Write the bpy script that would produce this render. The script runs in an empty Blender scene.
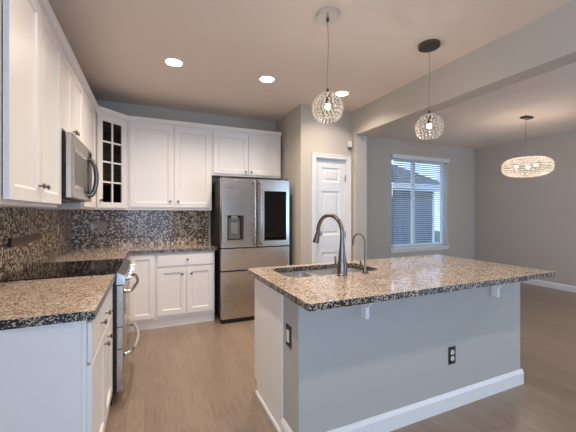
import bpy, bmesh, math, random
from mathutils import Vector, Matrix
random.seed(7)
PI = math.pi
SC = bpy.context.scene
COL = SC.collection

# ------------------------------------------------------------------ camera
cam = bpy.data.cameras.new('camera'); cam.sensor_width = 36.0
cam.lens = 313.8 / 576 * 36; cam.shift_y = -3.1 / 576; cam.clip_start = .05
co = bpy.data.objects.new('camera', cam); COL.objects.link(co)
co.location = (.874, 0, 1.336); co.rotation_euler = (PI / 2, 0, -.4141)
SC.camera = co

# ------------------------------------------------------------------ world, exposure, daylight
w = bpy.data.worlds.new('sky'); SC.world = w; w.use_nodes = True
bg = w.node_tree.nodes['Background']
bg.inputs[0].default_value = (.48, .68, 1, 1); bg.inputs[1].default_value = 1.9
SC.view_settings.view_transform = 'Standard'; SC.view_settings.look = 'None'
SC.view_settings.gamma = 1; SC.view_settings.use_curve_mapping = False
SC.view_settings.exposure = 0.45
CEIL = 2.74
WARM = (1, .88, .75); DAY = (.45, .69, 1)

def light(name, kind, loc, rot, power, color, **kw):
    d = bpy.data.lights.new(name, kind); d.energy = power; d.color = color
    for k, v in kw.items(): setattr(d, k, v)
    o = bpy.data.objects.new(name, d); COL.objects.link(o); o.location = loc; o.rotation_euler = rot
    return o
# daylight entering through the unseen rear wall openings and an added side window
light('rear_door_daylight', 'AREA', (.85, -2.3, 1.25), (PI / 2, 0, 0), 36, (.38, .64, 1), shape='RECTANGLE', size=1.5, size_y=2.1)
light('dining_door_daylight', 'AREA', (6.0, -2.3, 1.25), (PI / 2, 0, 0), 62, DAY, shape='RECTANGLE', size=1.8, size_y=2.1)

light('side_fill_daylight', 'AREA', (-.32, -1.1, 1.5), (0, -PI / 2, 0), 50, (.70, .84, 1), shape='RECTANGLE', size=1.2, size_y=1.3)  # fill lamp added outside an unseen window to brighten the right wall

# ------------------------------------------------------------------ materials
def new_mat(name):
    m = bpy.data.materials.new(name); m.use_nodes = True
    nt = m.node_tree; return m, nt, nt.nodes['Principled BSDF']
def srgb(r, g, b):
    f = lambda c: (c / 255 / 12.92) if c / 255 <= .04045 else ((c / 255 + .055) / 1.055) ** 2.4
    return (f(r), f(g), f(b), 1)
def N(nt, t, **kw):
    n = nt.nodes.new(t)
    for k, v in kw.items(): setattr(n, k, v)
    return n
def ramp(nt, stops, interp='LINEAR'):
    r = nt.nodes.new('ShaderNodeValToRGB'); r.color_ramp.interpolation = interp
    e = r.color_ramp.elements
    while len(e) < len(stops): e.new(.5)
    for i, (p, c) in enumerate(stops): e[i].position = p; e[i].color = c
    return r
def coords(nt, kind='Object'):
    return nt.nodes.new('ShaderNodeTexCoord').outputs[kind]
def plain(name, col, rough=.5, metal=0, noise=0, scale=40, bump=0, **kw):
    m, nt, b = new_mat(name)
    b.inputs['Base Color'].default_value = col; b.inputs['Roughness'].default_value = rough; b.inputs['Metallic'].default_value = metal
    for k, v in kw.items(): b.inputs[k.replace('_', ' ')].default_value = v
    if noise or bump:
        n = N(nt, 'ShaderNodeTexNoise'); n.inputs['Scale'].default_value = scale; n.inputs['Detail'].default_value = 4
        nt.links.new(coords(nt), n.inputs['Vector'])
        if noise:
            d = tuple(c * (1 - noise) for c in col[:3]) + (1,); l = tuple(min(1, c * (1 + noise)) for c in col[:3]) + (1,)
            r = ramp(nt, [(.3, d), (.7, l)]); nt.links.new(n.outputs['Fac'], r.inputs['Fac']); nt.links.new(r.outputs['Color'], b.inputs['Base Color'])
        if bump:
            bp = N(nt, 'ShaderNodeBump'); bp.inputs['Strength'].default_value = bump; bp.inputs['Distance'].default_value = .003
            nt.links.new(n.outputs['Fac'], bp.inputs['Height']); nt.links.new(bp.outputs['Normal'], b.inputs['Normal'])
    return m
def steel(name, col, rough, scale=(1, 1, 120), strength=.03):
    m, nt, b = new_mat(name)
    b.inputs['Base Color'].default_value = col; b.inputs['Metallic'].default_value = 1; b.inputs['Roughness'].default_value = rough
    mp = N(nt, 'ShaderNodeMapping'); mp.inputs['Scale'].default_value = scale
    n = N(nt, 'ShaderNodeTexNoise'); n.inputs['Scale'].default_value = 6; n.inputs['Detail'].default_value = 3
    nt.links.new(coords(nt), mp.inputs['Vector']); nt.links.new(mp.outputs['Vector'], n.inputs['Vector'])
    mr = N(nt, 'ShaderNodeMapRange'); mr.inputs['To Min'].default_value = rough - strength; mr.inputs['To Max'].default_value = rough + strength
    nt.links.new(n.outputs['Fac'], mr.inputs['Value']); nt.links.new(mr.outputs['Result'], b.inputs['Roughness'])
    return m
def granite(name, dark=.0):
    m, nt, b = new_mat(name)
    co_ = coords(nt)
    v = N(nt, 'ShaderNodeTexVoronoi'); v.inputs['Scale'].default_value = 150 if not dark else 190; nt.links.new(co_, v.inputs['Vector'])
    n = N(nt, 'ShaderNodeTexNoise'); n.inputs['Scale'].default_value = 16; n.inputs['Detail'].default_value = 5; nt.links.new(co_, n.inputs['Vector'])
    bw = N(nt, 'ShaderNodeSeparateColor'); nt.links.new(v.outputs['Color'], bw.inputs['Color'])
    ad = N(nt, 'ShaderNodeMath', operation='MULTIPLY_ADD'); nt.links.new(n.outputs['Fac'], ad.inputs[0]); ad.inputs[1].default_value = .55
    nt.links.new(bw.outputs[0], ad.inputs[2])
    s = N(nt, 'ShaderNodeMath', operation='SUBTRACT'); nt.links.new(ad.outputs[0], s.inputs[0]); s.inputs[1].default_value = .10 + dark
    r = ramp(nt, [(0, srgb(44, 36, 32)), (.16, srgb(104, 86, 74)), (.26, srgb(150, 126, 106)), (.40, srgb(182, 158, 136)), (.64, srgb(196, 174, 152)), (.86, srgb(152, 126, 106)), (.96, srgb(220, 206, 190))], 'CONSTANT')
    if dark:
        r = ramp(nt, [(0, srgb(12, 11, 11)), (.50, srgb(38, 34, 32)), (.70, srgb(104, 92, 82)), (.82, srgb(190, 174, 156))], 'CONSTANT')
    nt.links.new(s.outputs[0], r.inputs['Fac'])
    nt.links.new(r.outputs['Color'], b.inputs['Base Color'])
    b.inputs['Roughness'].default_value = .06 if not dark else .3
    if dark:
        bp = N(nt, 'ShaderNodeBump'); bp.inputs['Strength'].default_value = .8; bp.inputs['Distance'].default_value = .006
        nt.links.new(n.outputs['Fac'], bp.inputs['Height']); nt.links.new(bp.outputs['Normal'], b.inputs['Normal'])
    return m
def mosaic():
    m, nt, b = new_mat('glass_and_stone_mosaic')
    sp = N(nt, 'ShaderNodeSeparateXYZ'); nt.links.new(coords(nt), sp.inputs[0])
    ad = N(nt, 'ShaderNodeMath', operation='ADD'); nt.links.new(sp.outputs[0], ad.inputs[0]); nt.links.new(sp.outputs[1], ad.inputs[1])
    cb = N(nt, 'ShaderNodeCombineXYZ'); nt.links.new(ad.outputs[0], cb.inputs[0]); nt.links.new(sp.outputs[2], cb.inputs[1])
    t = N(nt, 'ShaderNodeTexBrick'); t.offset = 0; t.squash = 1
    t.inputs['Color1'].default_value = (0, 0, 0, 1); t.inputs['Color2'].default_value = (1, 1, 1, 1)
    t.inputs['Scale'].default_value = 1; t.inputs['Mortar Size'].default_value = .0012; t.inputs['Brick Width'].default_value = .018; t.inputs['Row Height'].default_value = .018
    t.inputs['Mortar'].default_value = (.5, .5, .5, 1)
    nt.links.new(cb.outputs[0], t.inputs['Vector'])
    r = ramp(nt, [(0, srgb(62, 44, 33)), (.30, srgb(108, 82, 62)), (.46, srgb(152, 124, 98)), (.60, srgb(204, 182, 156)), (.78, srgb(238, 224, 204))], 'CONSTANT')
    nt.links.new(t.outputs['Color'], r.inputs['Fac'])
    mx = N(nt, 'ShaderNodeMix', data_type='RGBA'); nt.links.new(t.outputs['Fac'], mx.inputs['Factor'])
    nt.links.new(r.outputs['Color'], mx.inputs['A']); mx.inputs['B'].default_value = srgb(168, 144, 118)
    nt.links.new(mx.outputs['Result'], b.inputs['Base Color'])
    mr = N(nt, 'ShaderNodeMapRange'); nt.links.new(t.outputs['Fac'], mr.inputs['Value']); mr.inputs['To Min'].default_value = .16; mr.inputs['To Max'].default_value = .7
    nt.links.new(mr.outputs['Result'], b.inputs['Roughness'])
    bp = N(nt, 'ShaderNodeBump'); bp.invert = True; bp.inputs['Strength'].default_value = .5; bp.inputs['Distance'].default_value = .002
    nt.links.new(t.outputs['Fac'], bp.inputs['Height']); nt.links.new(bp.outputs['Normal'], b.inputs['Normal'])
    return m
def wood_floor():
    m, nt, b = new_mat('oak_planks')
    sp = N(nt, 'ShaderNodeSeparateXYZ'); nt.links.new(coords(nt), sp.inputs[0])
    cb = N(nt, 'ShaderNodeCombineXYZ'); nt.links.new(sp.outputs[1], cb.inputs[0]); nt.links.new(sp.outputs[0], cb.inputs[1])
    t = N(nt, 'ShaderNodeTexBrick'); t.offset = .37; t.squash = 1; t.offset_frequency = 2
    t.inputs['Color1'].default_value = (0, 0, 0, 1); t.inputs['Color2'].default_value = (1, 1, 1, 1)
    t.inputs['Scale'].default_value = 1; t.inputs['Mortar Size'].default_value = .0006; t.inputs['Brick Width'].default_value = 1.25; t.inputs['Row Height'].default_value = .105
    nt.links.new(cb.outputs[0], t.inputs['Vector'])
    # grain, shifted per plank
    mul = N(nt, 'ShaderNodeVectorMath', operation='MULTIPLY'); nt.links.new(cb.outputs[0], mul.inputs[0]); mul.inputs[1].default_value = (1.5, 15, 1)
    off = N(nt, 'ShaderNodeVectorMath', operation='MULTIPLY_ADD'); nt.links.new(t.outputs['Color'], off.inputs[0]); off.inputs[1].default_value = (13, 7, 5); nt.links.new(mul.outputs[0], off.inputs[2])
    g = N(nt, 'ShaderNodeTexNoise'); g.inputs['Scale'].default_value = 1.1; g.inputs['Detail'].default_value = 2; g.inputs['Distortion'].default_value = .5
    nt.links.new(off.outputs[0], g.inputs['Vector'])
    wv = N(nt, 'ShaderNodeMath', operation='MULTIPLY'); nt.links.new(g.outputs['Fac'], wv.inputs[0]); wv.inputs[1].default_value = 34
    sn = N(nt, 'ShaderNodeMath', operation='SINE'); nt.links.new(wv.outputs[0], sn.inputs[0])
    fine = N(nt, 'ShaderNodeTexNoise'); fine.inputs['Scale'].default_value = 8; fine.inputs['Detail'].default_value = 5
    nt.links.new(off.outputs[0], fine.inputs['Vector'])
    r = ramp(nt, [(0, srgb(137, 117, 101)), (.5, srgb(143, 123, 107)), (1, srgb(149, 129, 112))]); nt.links.new(t.outputs['Color'], r.inputs['Fac'])
    mr = N(nt, 'ShaderNodeMapRange'); nt.links.new(sn.outputs[0], mr.inputs['Value']); mr.inputs['From Min'].default_value = .3; mr.inputs['To Min'].default_value = 1; mr.inputs['To Max'].default_value = .87
    mr2 = N(nt, 'ShaderNodeMapRange'); nt.links.new(fine.outputs['Fac'], mr2.inputs['Value']); mr2.inputs['To Min'].default_value = .86; mr2.inputs['To Max'].default_value = 1.14
    pr = N(nt, 'ShaderNodeMath', operation='MULTIPLY'); nt.links.new(mr.outputs['Result'], pr.inputs[0]); nt.links.new(mr2.outputs['Result'], pr.inputs[1])
    sc = N(nt, 'ShaderNodeVectorMath', operation='SCALE'); nt.links.new(r.outputs['Color'], sc.inputs[0]); nt.links.new(pr.outputs[0], sc.inputs['Scale'])
    mx = N(nt, 'ShaderNodeMix', data_type='RGBA'); nt.links.new(t.outputs['Fac'], mx.inputs['Factor']); nt.links.new(sc.outputs[0], mx.inputs['A']); mx.inputs['B'].default_value = srgb(118, 99, 84)
    nt.links.new(mx.outputs['Result'], b.inputs['Base Color'])
    b.inputs['Roughness'].default_value = .30
    return m
def siding():
    m, nt, b = new_mat('lap_siding')
    sp = N(nt, 'ShaderNodeSeparateXYZ'); nt.links.new(coords(nt), sp.inputs[0])
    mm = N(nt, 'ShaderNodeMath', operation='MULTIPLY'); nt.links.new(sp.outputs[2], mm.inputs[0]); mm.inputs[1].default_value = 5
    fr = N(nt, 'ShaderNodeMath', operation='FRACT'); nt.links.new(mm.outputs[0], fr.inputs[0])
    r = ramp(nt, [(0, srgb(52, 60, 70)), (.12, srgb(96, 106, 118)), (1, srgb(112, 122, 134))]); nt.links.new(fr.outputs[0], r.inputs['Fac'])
    nt.links.new(r.outputs['Color'], b.inputs['Base Color']); b.inputs['Roughness'].default_value = .8
    return m
def pane_mat(name, tint, fac):
    m = bpy.data.materials.new(name); m.use_nodes = True; nt = m.node_tree; nt.nodes.clear()
    o = N(nt, 'ShaderNodeOutputMaterial'); tr = N(nt, 'ShaderNodeBsdfTransparent'); gl = N(nt, 'ShaderNodeBsdfGlossy'); mx = N(nt, 'ShaderNodeMixShader')
    tr.inputs[0].default_value = tint; gl.inputs['Roughness'].default_value = .03; mx.inputs[0].default_value = fac
    nt.links.new(tr.outputs[0], mx.inputs[1]); nt.links.new(gl.outputs[0], mx.inputs[2]); nt.links.new(mx.outputs[0], o.inputs[0])
    return m
def emit(name, col, s):
    m, nt, b = new_mat(name)
    b.inputs['Base Color'].default_value = col; b.inputs['Emission Color'].default_value = col; b.inputs['Emission Strength'].default_value = s
    return m
def crystal():
    m = bpy.data.materials.new('cut_crystal'); m.use_nodes = True; nt = m.node_tree; nt.nodes.clear()
    o = N(nt, 'ShaderNodeOutputMaterial'); tl = N(nt, 'ShaderNodeBsdfTranslucent'); gl = N(nt, 'ShaderNodeBsdfGlossy'); tr = N(nt, 'ShaderNodeBsdfTransparent')
    tl.inputs[0].default_value = (1, .96, .9, 1); gl.inputs[0].default_value = (1, 1, 1, 1); gl.inputs['Roughness'].default_value = .15
    m1 = N(nt, 'ShaderNodeMixShader'); m1.inputs[0].default_value = .15; nt.links.new(tl.outputs[0], m1.inputs[1]); nt.links.new(gl.outputs[0], m1.inputs[2])
    m2 = N(nt, 'ShaderNodeMixShader'); m2.inputs[0].default_value = .04; nt.links.new(m1.outputs[0], m2.inputs[1]); nt.links.new(tr.outputs[0], m2.inputs[2])
    nt.links.new(m2.outputs[0], o.inputs[0]); return m

M = dict(
    wall=plain('wall_paint', srgb(196, 185, 171), .85, bump=.15, scale=120),
    ceiling=plain('ceiling_paint', srgb(238, 222, 207), .9, bump=.35, scale=45),
    trim=plain('white_trim_paint', srgb(232, 228, 224), .4, noise=.01, scale=8),
    cab=plain('white_cabinet_paint', srgb(236, 229, 222), .38, noise=.012, scale=6),
    islandwall=plain('pony_wall_paint', srgb(180, 175, 167), .85, bump=.15, scale=120),
    dark=plain('dark_recess', srgb(30, 26, 24), .7, noise=.1),
    brownwood=plain('dark_cabinet_interior', srgb(72, 50, 38), .6, noise=.2, scale=12),
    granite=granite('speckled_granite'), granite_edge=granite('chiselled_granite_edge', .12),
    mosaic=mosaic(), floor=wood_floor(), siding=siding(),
    steel=steel('brushed_stainless', (.52, .465, .41, 1), .27), steelx=steel('brushed_stainless_light', (.62, .57, .52, 1), .22),
    sinksteel=steel('sink_stainless', (.80, .77, .74, 1), .33, (30, 30, 1)),
    nickel=plain('brushed_nickel', (.21, .185, .16, 1), .28, 1, noise=.05), chrome=plain('polished_chrome', (.8, .78, .75, 1), .1, 1, noise=.02),
    bronze=plain('dark_bronze', (.10, .08, .065, 1), .3, .9, noise=.1), black=plain('black_plastic', srgb(20, 18, 17), .35, noise=.1),
    blackglass=plain('black_glass', srgb(10, 9, 9), .04, noise=.05), cooktop=plain('ceramic_glass', srgb(16, 12, 10), .05, noise=.2),
    plate_brown=plain('bronze_cover_plate', srgb(120, 98, 80), .45, 0, noise=.06), plate_dark=plain('dark_cover_plate', srgb(48, 42, 38), .4, .3, noise=.06),
    socket=plain('ivory_socket', srgb(226, 218, 206), .4, noise=.02), tanplate=plain('tan_cover_plate', srgb(178, 158, 136), .45, noise=.05),
    grey=plain('grey_metal', srgb(120, 114, 108), .4, .6, noise=.05), slat=plain('blind_slat', srgb(232, 232, 232), .45, noise=.01),
    glass=pane_mat('window_glass', (.96, .98, 1, 1), .06), cabglass=pane_mat('cabinet_glass', (.55, .5, .45, 1), .05),
    bulb=emit('frosted_bulb', (1, .86, .66, 1), 5), can=emit('recessed_lens', (1, .93, .84, 1), 9), crystal=crystal(),
    canopy_light=plain('satin_canopy', (.72, .68, .62, 1), .35, .8, noise=.05), canopy_dark=plain('dark_canopy', (.12, .10, .085, 1), .35, .8, noise=.1),
    wire=plain('silver_wire', (.75, .7, .62, 1), .25, 1, noise=.05), roof=plain('roof_shingle', srgb(74, 76, 82), .9, noise=.2, scale=30),
    grass=plain('lawn', srgb(78, 92, 60), .95, noise=.3, scale=5), cord=plain('clear_cord', (.35, .28, .22, 1), .4, .5, noise=.05))

# ------------------------------------------------------------------ mesh helpers
def BM(): return bmesh.new()
def box(bm, x0, x1, y0, y1, z0, z1, bevel=0, mi=0):
    r = bmesh.ops.create_cube(bm, size=1)
    bmesh.ops.scale(bm, vec=(x1 - x0, y1 - y0, z1 - z0), verts=r['verts'])
    bmesh.ops.translate(bm, vec=((x0 + x1) / 2, (y0 + y1) / 2, (z0 + z1) / 2), verts=r['verts'])
    fs = {f for v in r['verts'] for f in v.link_faces}
    for f in fs: f.material_index = mi
    if bevel:
        es = list({e for v in r['verts'] for e in v.link_edges})
        bmesh.ops.bevel(bm, geom=es, offset=bevel, segments=2, affect='EDGES', profile=.5)
    return bm
def cyl(bm, c, r, h, axis='z', seg=24, r2=None):
    mt = {'z': Matrix(), 'x': Matrix.Rotation(PI / 2, 4, 'Y'), 'y': Matrix.Rotation(-PI / 2, 4, 'X')}[axis]
    bmesh.ops.create_cone(bm, cap_ends=True, segments=seg, radius1=r, radius2=r if r2 is None else r2, depth=h, matrix=Matrix.Translation(c) @ mt)
    return bm
def lathe(bm, c, prof, axis='z', seg=24):
    """prof: list of (radius, height) along axis; closed ends when radius is 0"""
    mt = {'z': Matrix(), 'x': Matrix.Rotation(PI / 2, 4, 'Y'), 'y': Matrix.Rotation(-PI / 2, 4, 'X'), '-y': Matrix.Rotation(PI / 2, 4, 'X')}[axis]
    mt = Matrix.Translation(c) @ mt
    rings = []
    for r, h in prof:
        if r <= 1e-6: rings.append([bm.verts.new(mt @ Vector((0, 0, h)))])
        else: rings.append([bm.verts.new(mt @ Vector((r * math.cos(2 * PI * k / seg), r * math.sin(2 * PI * k / seg), h))) for k in range(seg)])
    for a, b in zip(rings, rings[1:]):
        for k in range(seg):
            k2 = (k + 1) % seg
            if len(a) == 1 and len(b) == 1: continue
            if len(a) == 1: f = [a[0], b[k], b[k2]]
            elif len(b) == 1: f = [a[k], a[k2], b[0]]
            else: f = [a[k], a[k2], b[k2], b[k]]
            bm.faces.new(f)
    return bm
def tube(bm, pts, rad, seg=12):
    pts = [Vector(p) for p in pts]; n = len(pts)
    rads = rad if isinstance(rad, (list, tuple)) else [rad] * n
    rings = []; prev = None
    for i, p in enumerate(pts):
        t = (pts[min(i + 1, n - 1)] - pts[max(i - 1, 0)]).normalized()
        if prev is None:
            a = Vector((0, 0, 1)) if abs(t.z) < .9 else Vector((1, 0, 0)); u = t.cross(a).normalized()
        else: u = (prev - t * prev.dot(t)).normalized()
        prev = u; v = t.cross(u)
        rings.append([bm.verts.new(p + rads[i] * (math.cos(2 * PI * k / seg) * u + math.sin(2 * PI * k / seg) * v)) for k in range(seg)])
    for a, b in zip(rings, rings[1:]):
        for k in range(seg): bm.faces.new([a[k], a[(k + 1) % seg], b[(k + 1) % seg], b[k]])
    bm.faces.new(rings[0][::-1]); bm.faces.new(rings[-1])
    return bm
def prism(bm, poly, z0, z1, mi=0, mi_side=None):
    a = [bm.verts.new((x, y, z0)) for x, y in poly]; b = [bm.verts.new((x, y, z1)) for x, y in poly]
    f = bm.faces.new(a[::-1]); f.material_index = mi
    f = bm.faces.new(b); f.material_index = mi
    for i in range(len(poly)):
        j = (i + 1) % len(poly); f = bm.faces.new([a[i], a[j], b[j], b[i]]); f.material_index = mi if mi_side is None else mi_side
    return bm
def smooth_curve(pts, n=8):
    P_ = [Vector(p) for p in pts]; out = []
    for i in range(len(P_) - 1):
        p0 = P_[max(i - 1, 0)]; p1 = P_[i]; p2 = P_[i + 1]; p3 = P_[min(i + 2, len(P_) - 1)]
        for k in range(n):
            t = k / n
            out.append(.5 * ((2 * p1) + (-p0 + p2) * t + (2 * p0 - 5 * p1 + 4 * p2 - p3) * t * t + (-p0 + 3 * p1 - 3 * p2 + p3) * t ** 3))
    out.append(P_[-1]); return out
def obj(name, bm, mat, parent=None, smooth=False):
    bmesh.ops.recalc_face_normals(bm, faces=bm.faces)
    me = bpy.data.meshes.new(name); bm.to_mesh(me); bm.free()
    for m in (mat if isinstance(mat, (list, tuple)) else [mat]): me.materials.append(m)
    if smooth:
        for p in me.polygons: p.use_smooth = True
        me.set_sharp_from_angle(angle=math.radians(35))
    o = bpy.data.objects.new(name, me); COL.objects.link(o)
    if parent: o.parent = parent
    return o
def thing(name, label, cat, loc=(0, 0, 0), rz=0, group=None):
    o = bpy.data.objects.new(name, None); COL.objects.link(o); o.empty_display_size = .1
    o.location = loc; o.rotation_euler = (0, 0, rz); o['label'] = label; o['category'] = cat
    if group: o['group'] = group
    return o
def tag(o, label, cat, group=None, kind=None):
    o['label'] = label; o['category'] = cat
    if group: o['group'] = group
    if kind: o['kind'] = kind
    return o
def struct(name, bm, mat, label=None, cat=None):
    o = obj(name, bm, mat); o['kind'] = 'structure'
    if label: o['label'] = label; o['category'] = cat
    return o
def copy_tree(o, parent=None):
    c = o.copy(); COL.objects.link(c); c.parent = parent
    for ch in list(o.children): copy_tree(ch, c)
    return c

# ------------------------------------------------------------------ the room shell
XR, YB, YW, YP, XP = 7.41, 4.526, 4.675, 3.628, 2.649     # right wall, kitchen back wall, dining window wall, pantry wall, alcove side
XB, TW, ZS = 3.438, .18, 2.40                               # beam face, beam width, beam underside
YR = -2.0
struct('floor', box(BM(), -.15, XR + .15, YR - .15, YW + .15, -.1, 0), M['floor'], 'warm grey oak plank floor running through kitchen and dining area', 'floor')
struct('ceiling', box(BM(), -.15, XR + .15, YR - .15, YW + .15, CEIL, CEIL + .1), M['ceiling'], 'textured beige ceiling over kitchen and dining area', 'ceiling')
b = BM(); box(b, -.15, 0, -.4, YB, 0, CEIL); box(b, -.15, 0, YR, -1.8, 0, CEIL); box(b, -.15, 0, -1.8, -.4, 0, .9); box(b, -.15, 0, -1.8, -.4, 2.15, CEIL)
struct('wall_left', b, M['wall'], 'kitchen wall on the left behind the cabinets', 'wall')
struct('wall_back', box(BM(), -.15, XP, YB, YB + .15, 0, CEIL), M['wall'], 'kitchen back wall above cabinets and fridge', 'wall')
b = BM()
DX0, DX1, DZ = 2.862, 3.356, 2.065
box(b, XP, XP + .11, YP, YB, 0, CEIL)
box(b, XP + .11, DX0, YP, YP + .11, 0, CEIL); box(b, DX1, XB, YP, YP + .11, 0, CEIL); box(b, DX0, DX1, YP, YP + .11, DZ, CEIL)
struct('wall_pantry', b, M['wall'], 'pantry wall with the narrow white door beside the fridge', 'wall')
struct('wall_partition', box(BM(), XB, XB + TW, 3.535, YW, 0, CEIL), M['wall'], 'stub wall ending the pantry under the beam', 'wall')
struct('trim_1', box(BM(), XB, XB + TW, YR, 3.535, ZS, CEIL), M['wall'], 'dropped ceiling beam between kitchen and dining area', 'beam')
WX0, WX1, WZ0, WZ1 = 5.085, 6.56, .66, 2.42
b = BM()
box(b, XB + TW, WX0, YW, YW + .15, 0, CEIL); box(b, WX1, XR + .15, YW, YW + .15, 0, CEIL)
box(b, WX0, WX1, YW, YW + .15, 0, WZ0); box(b, WX0, WX1, YW, YW + .15, WZ1, CEIL)
struct('wall_dining', b, M['wall'], 'dining area wall with the window in it', 'wall')
struct('wall_right', box(BM(), XR, XR + .15, YR, YW, 0, CEIL), M['wall'], 'plain right wall of the dining area', 'wall')
b = BM()
O1 = (.1, 1.6); O2 = (5.1, 6.9); OZ = 2.25
box(b, -.15, O1[0], YR - .15, YR, 0, CEIL); box(b, O1[1], O2[0], YR - .15, YR, 0, CEIL); box(b, O2[1], XR + .15, YR - .15, YR, 0, CEIL)
for a in (O1, O2): box(b, a[0], a[1], YR - .15, YR, OZ, CEIL)
struct('wall_rear', b, M['wall'])
for i, a in enumerate((O1, O2)):
    f = BM(); xm = (a[0] + a[1]) / 2
    for x0, x1 in ((a[0], a[0] + .05), (xm - .03, xm + .03), (a[1] - .05, a[1])): box(f, x0, x1, YR - .1, YR - .04, 0, OZ)
    for z0, z1 in ((0, .06), (OZ - .06, OZ)): box(f, a[0] + .05, a[1] - .05, YR - .1, YR - .04, z0, z1)
    fr = struct('door_%d' % (i + 2), f, M['trim'])
    obj('glass_pane', box(BM(), a[0] + .05, a[1] - .05, YR - .075, YR - .069, .06, OZ - .06), M['glass'], fr)

f = BM()
for y0, y1 in ((-1.8, -1.75), (-1.13, -1.07), (-.45, -.4)): box(f, -.1, -.04, y0, y1, .9, 2.15)
for z0, z1 in ((.9, .95), (2.10, 2.15)): box(f, -.1, -.04, -1.75, -1.13, z0, z1); box(f, -.1, -.04, -1.07, -.45, z0, z1)
fr = struct('added_window', f, M['trim']); obj('glass_pane', box(BM(), -.073, -.067, -1.75, -.45, .95, 2.10), M['glass'], fr)  # unseen window added as the opening for the side fill lamp
def base_profile(bm, p0, p1, n, h=.105, t=.014):
    """baseboard from p0 to p1 (2D), n = normal into the room"""
    prof = [(0, 0), (t, 0), (t, h * .78), (t * .45, h * .95), (t * .3, h), (0, h)]
    a = [bm.verts.new((p0[0] + n[0] * q, p0[1] + n[1] * q, z)) for q, z in prof]
    c = [bm.verts.new((p1[0] + n[0] * q, p1[1] + n[1] * q, z)) for q, z in prof]
    for i in range(len(prof)):
        j = (i + 1) % len(prof); bm.faces.new([a[i], a[j], c[j], c[i]])
    bm.faces.new(a[::-1]); bm.faces.new(c)
    return bm
struct('baseboard_right', base_profile(BM(), (XR, YR), (XR, YW), (-1, 0)), M['trim'], 'white baseboard along the right wall', 'baseboard')
struct('baseboard_dining', base_profile(BM(), (XB + TW, YW), (XR - .014, YW), (0, -1)), M['trim'], 'white baseboard under the dining window', 'baseboard')
b = BM(); base_profile(b, (XP + .11, YP), (2.80, YP), (0, -1)); struct('baseboard_pantry', b, M['trim'])
base = BM(); base_profile(base, (XB + .014, 3.535), (XB + TW, 3.535), (0, -1)); base_profile(base, (XB + TW, 3.53), (XB + TW, YW), (1, 0))
struct('baseboard_partition', base, M['trim'])

# pantry door, casing and hardware
b = BM(); cw = .05; ct = .018
def casing_piece(bm, x0, x1, z0, z1):
    box(bm, x0, x1, YP - ct, YP, z0, z1, .004)
casing_piece(b, DX0 - cw, DX0, 0, DZ + cw); casing_piece(b, DX1, DX1 + cw, 0, DZ + cw); casing_piece(b, DX0, DX1, DZ, DZ + cw)
box(b, DX0 - cw - .006, DX0 - cw + .012, YP - ct - .006, YP, 0, DZ + cw, .003); box(b, DX1 + cw - .012, DX1 + cw + .006, YP - ct - .006, YP, 0, DZ + cw, .003)
box(b, DX0 - cw - .006, DX1 + cw + .006, YP - ct - .006, YP, DZ + cw - .012, DZ + cw + .006, .003)
box(b, DX0, DX0 + .012, YP, YP + .1, 0, DZ); box(b, DX1 - .012, DX1, YP, YP + .1, 0, DZ); box(b, DX0 + .012, DX1 - .012, YP, YP + .1, DZ - .012, DZ)
struct('trim_2', b, M['trim'], 'white casing round the pantry door', 'door casing')
def panel_slab(bm, w, h, t, panels, depth=.010, lip=.016):
    """slab x 0..w, z 0..h, front at y=0, back y=t; sunk moulded panels [(x0,x1,z0,z1)] with a raised field"""
    xs = sorted({0, w, *[p[0] for p in panels], *[p[1] for p in panels]}); zs = sorted({0, h, *[p[2] for p in panels], *[p[3] for p in panels]})
    def v(x, y, z): return bm.verts.new((x, y, z))
    for i in range(len(xs) - 1):
        for j in range(len(zs) - 1):
            x0, x1, z0, z1 = xs[i], xs[i + 1], zs[j], zs[j + 1]
            pn = any(p[0] <= x0 + 1e-6 and p[1] >= x1 - 1e-6 and p[2] <= z0 + 1e-6 and p[3] >= z1 - 1e-6 for p in panels)
            if not pn: bm.faces.new([v(x0, 0, z0), v(x1, 0, z0), v(x1, 0, z1), v(x0, 0, z1)])
    for x0, x1, z0, z1 in panels:
        prof = [(0, 0), (lip * .35, depth * .55), (lip * .8, depth), (lip * 1.8, depth), (lip * 3.0, depth * .45)] if (x1 - x0) > .12 and lip > .012 else [(0, 0), (lip * .4, depth * .6), (lip, depth)]
        rings = [[v(x0 + q, d, z0 + q), v(x1 - q, d, z0 + q), v(x1 - q, d, z1 - q), v(x0 + q, d, z1 - q)] for q, d in prof]
        for a, c in zip(rings, rings[1:]):
            for k in range(4): bm.faces.new([a[k], a[(k + 1) % 4], c[(k + 1) % 4], c[k]])
        bm.faces.new(rings[-1])
    a = [v(0, 0, 0), v(w, 0, 0), v(w, 0, h), v(0, 0, h)]; c = [v(0, t, 0), v(w, t, 0), v(w, t, h), v(0, t, h)]
    for k in range(4): bm.faces.new([a[k], a[(k + 1) % 4], c[(k + 1) % 4], c[k]])
    bm.faces.new(c[::-1])
    bmesh.ops.remove_doubles(bm, verts=bm.verts, dist=1e-5)
    return bm
dw = DX1 - DX0 - .028; dh = DZ - .012 - .014
d = thing('door_1', 'narrow white panelled pantry door with dark knob beside the fridge', 'door', (DX0 + .014, YP + .025, .010))
d['kind'] = 'structure'
px0, px1 = .09, dw - .09
pl = obj('door_panel', panel_slab(BM(), dw, dh, .035, [(px0, px1, .22, .80), (px0, px1, 1.03, 1.06 + .56), (px0, px1, 1.74, 1.935)], .011, .018), M['trim'], d)
b = BM(); lathe(b, (.045, 0, 1.055), [(.031, 0), (.031, .006), (.012, .012), (.011, .034), (.026, .040), (.031, .052), (.026, .066), (0, .070)], '-y', 28)
obj('door_knob', b, M['nickel'], d, True)
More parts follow.
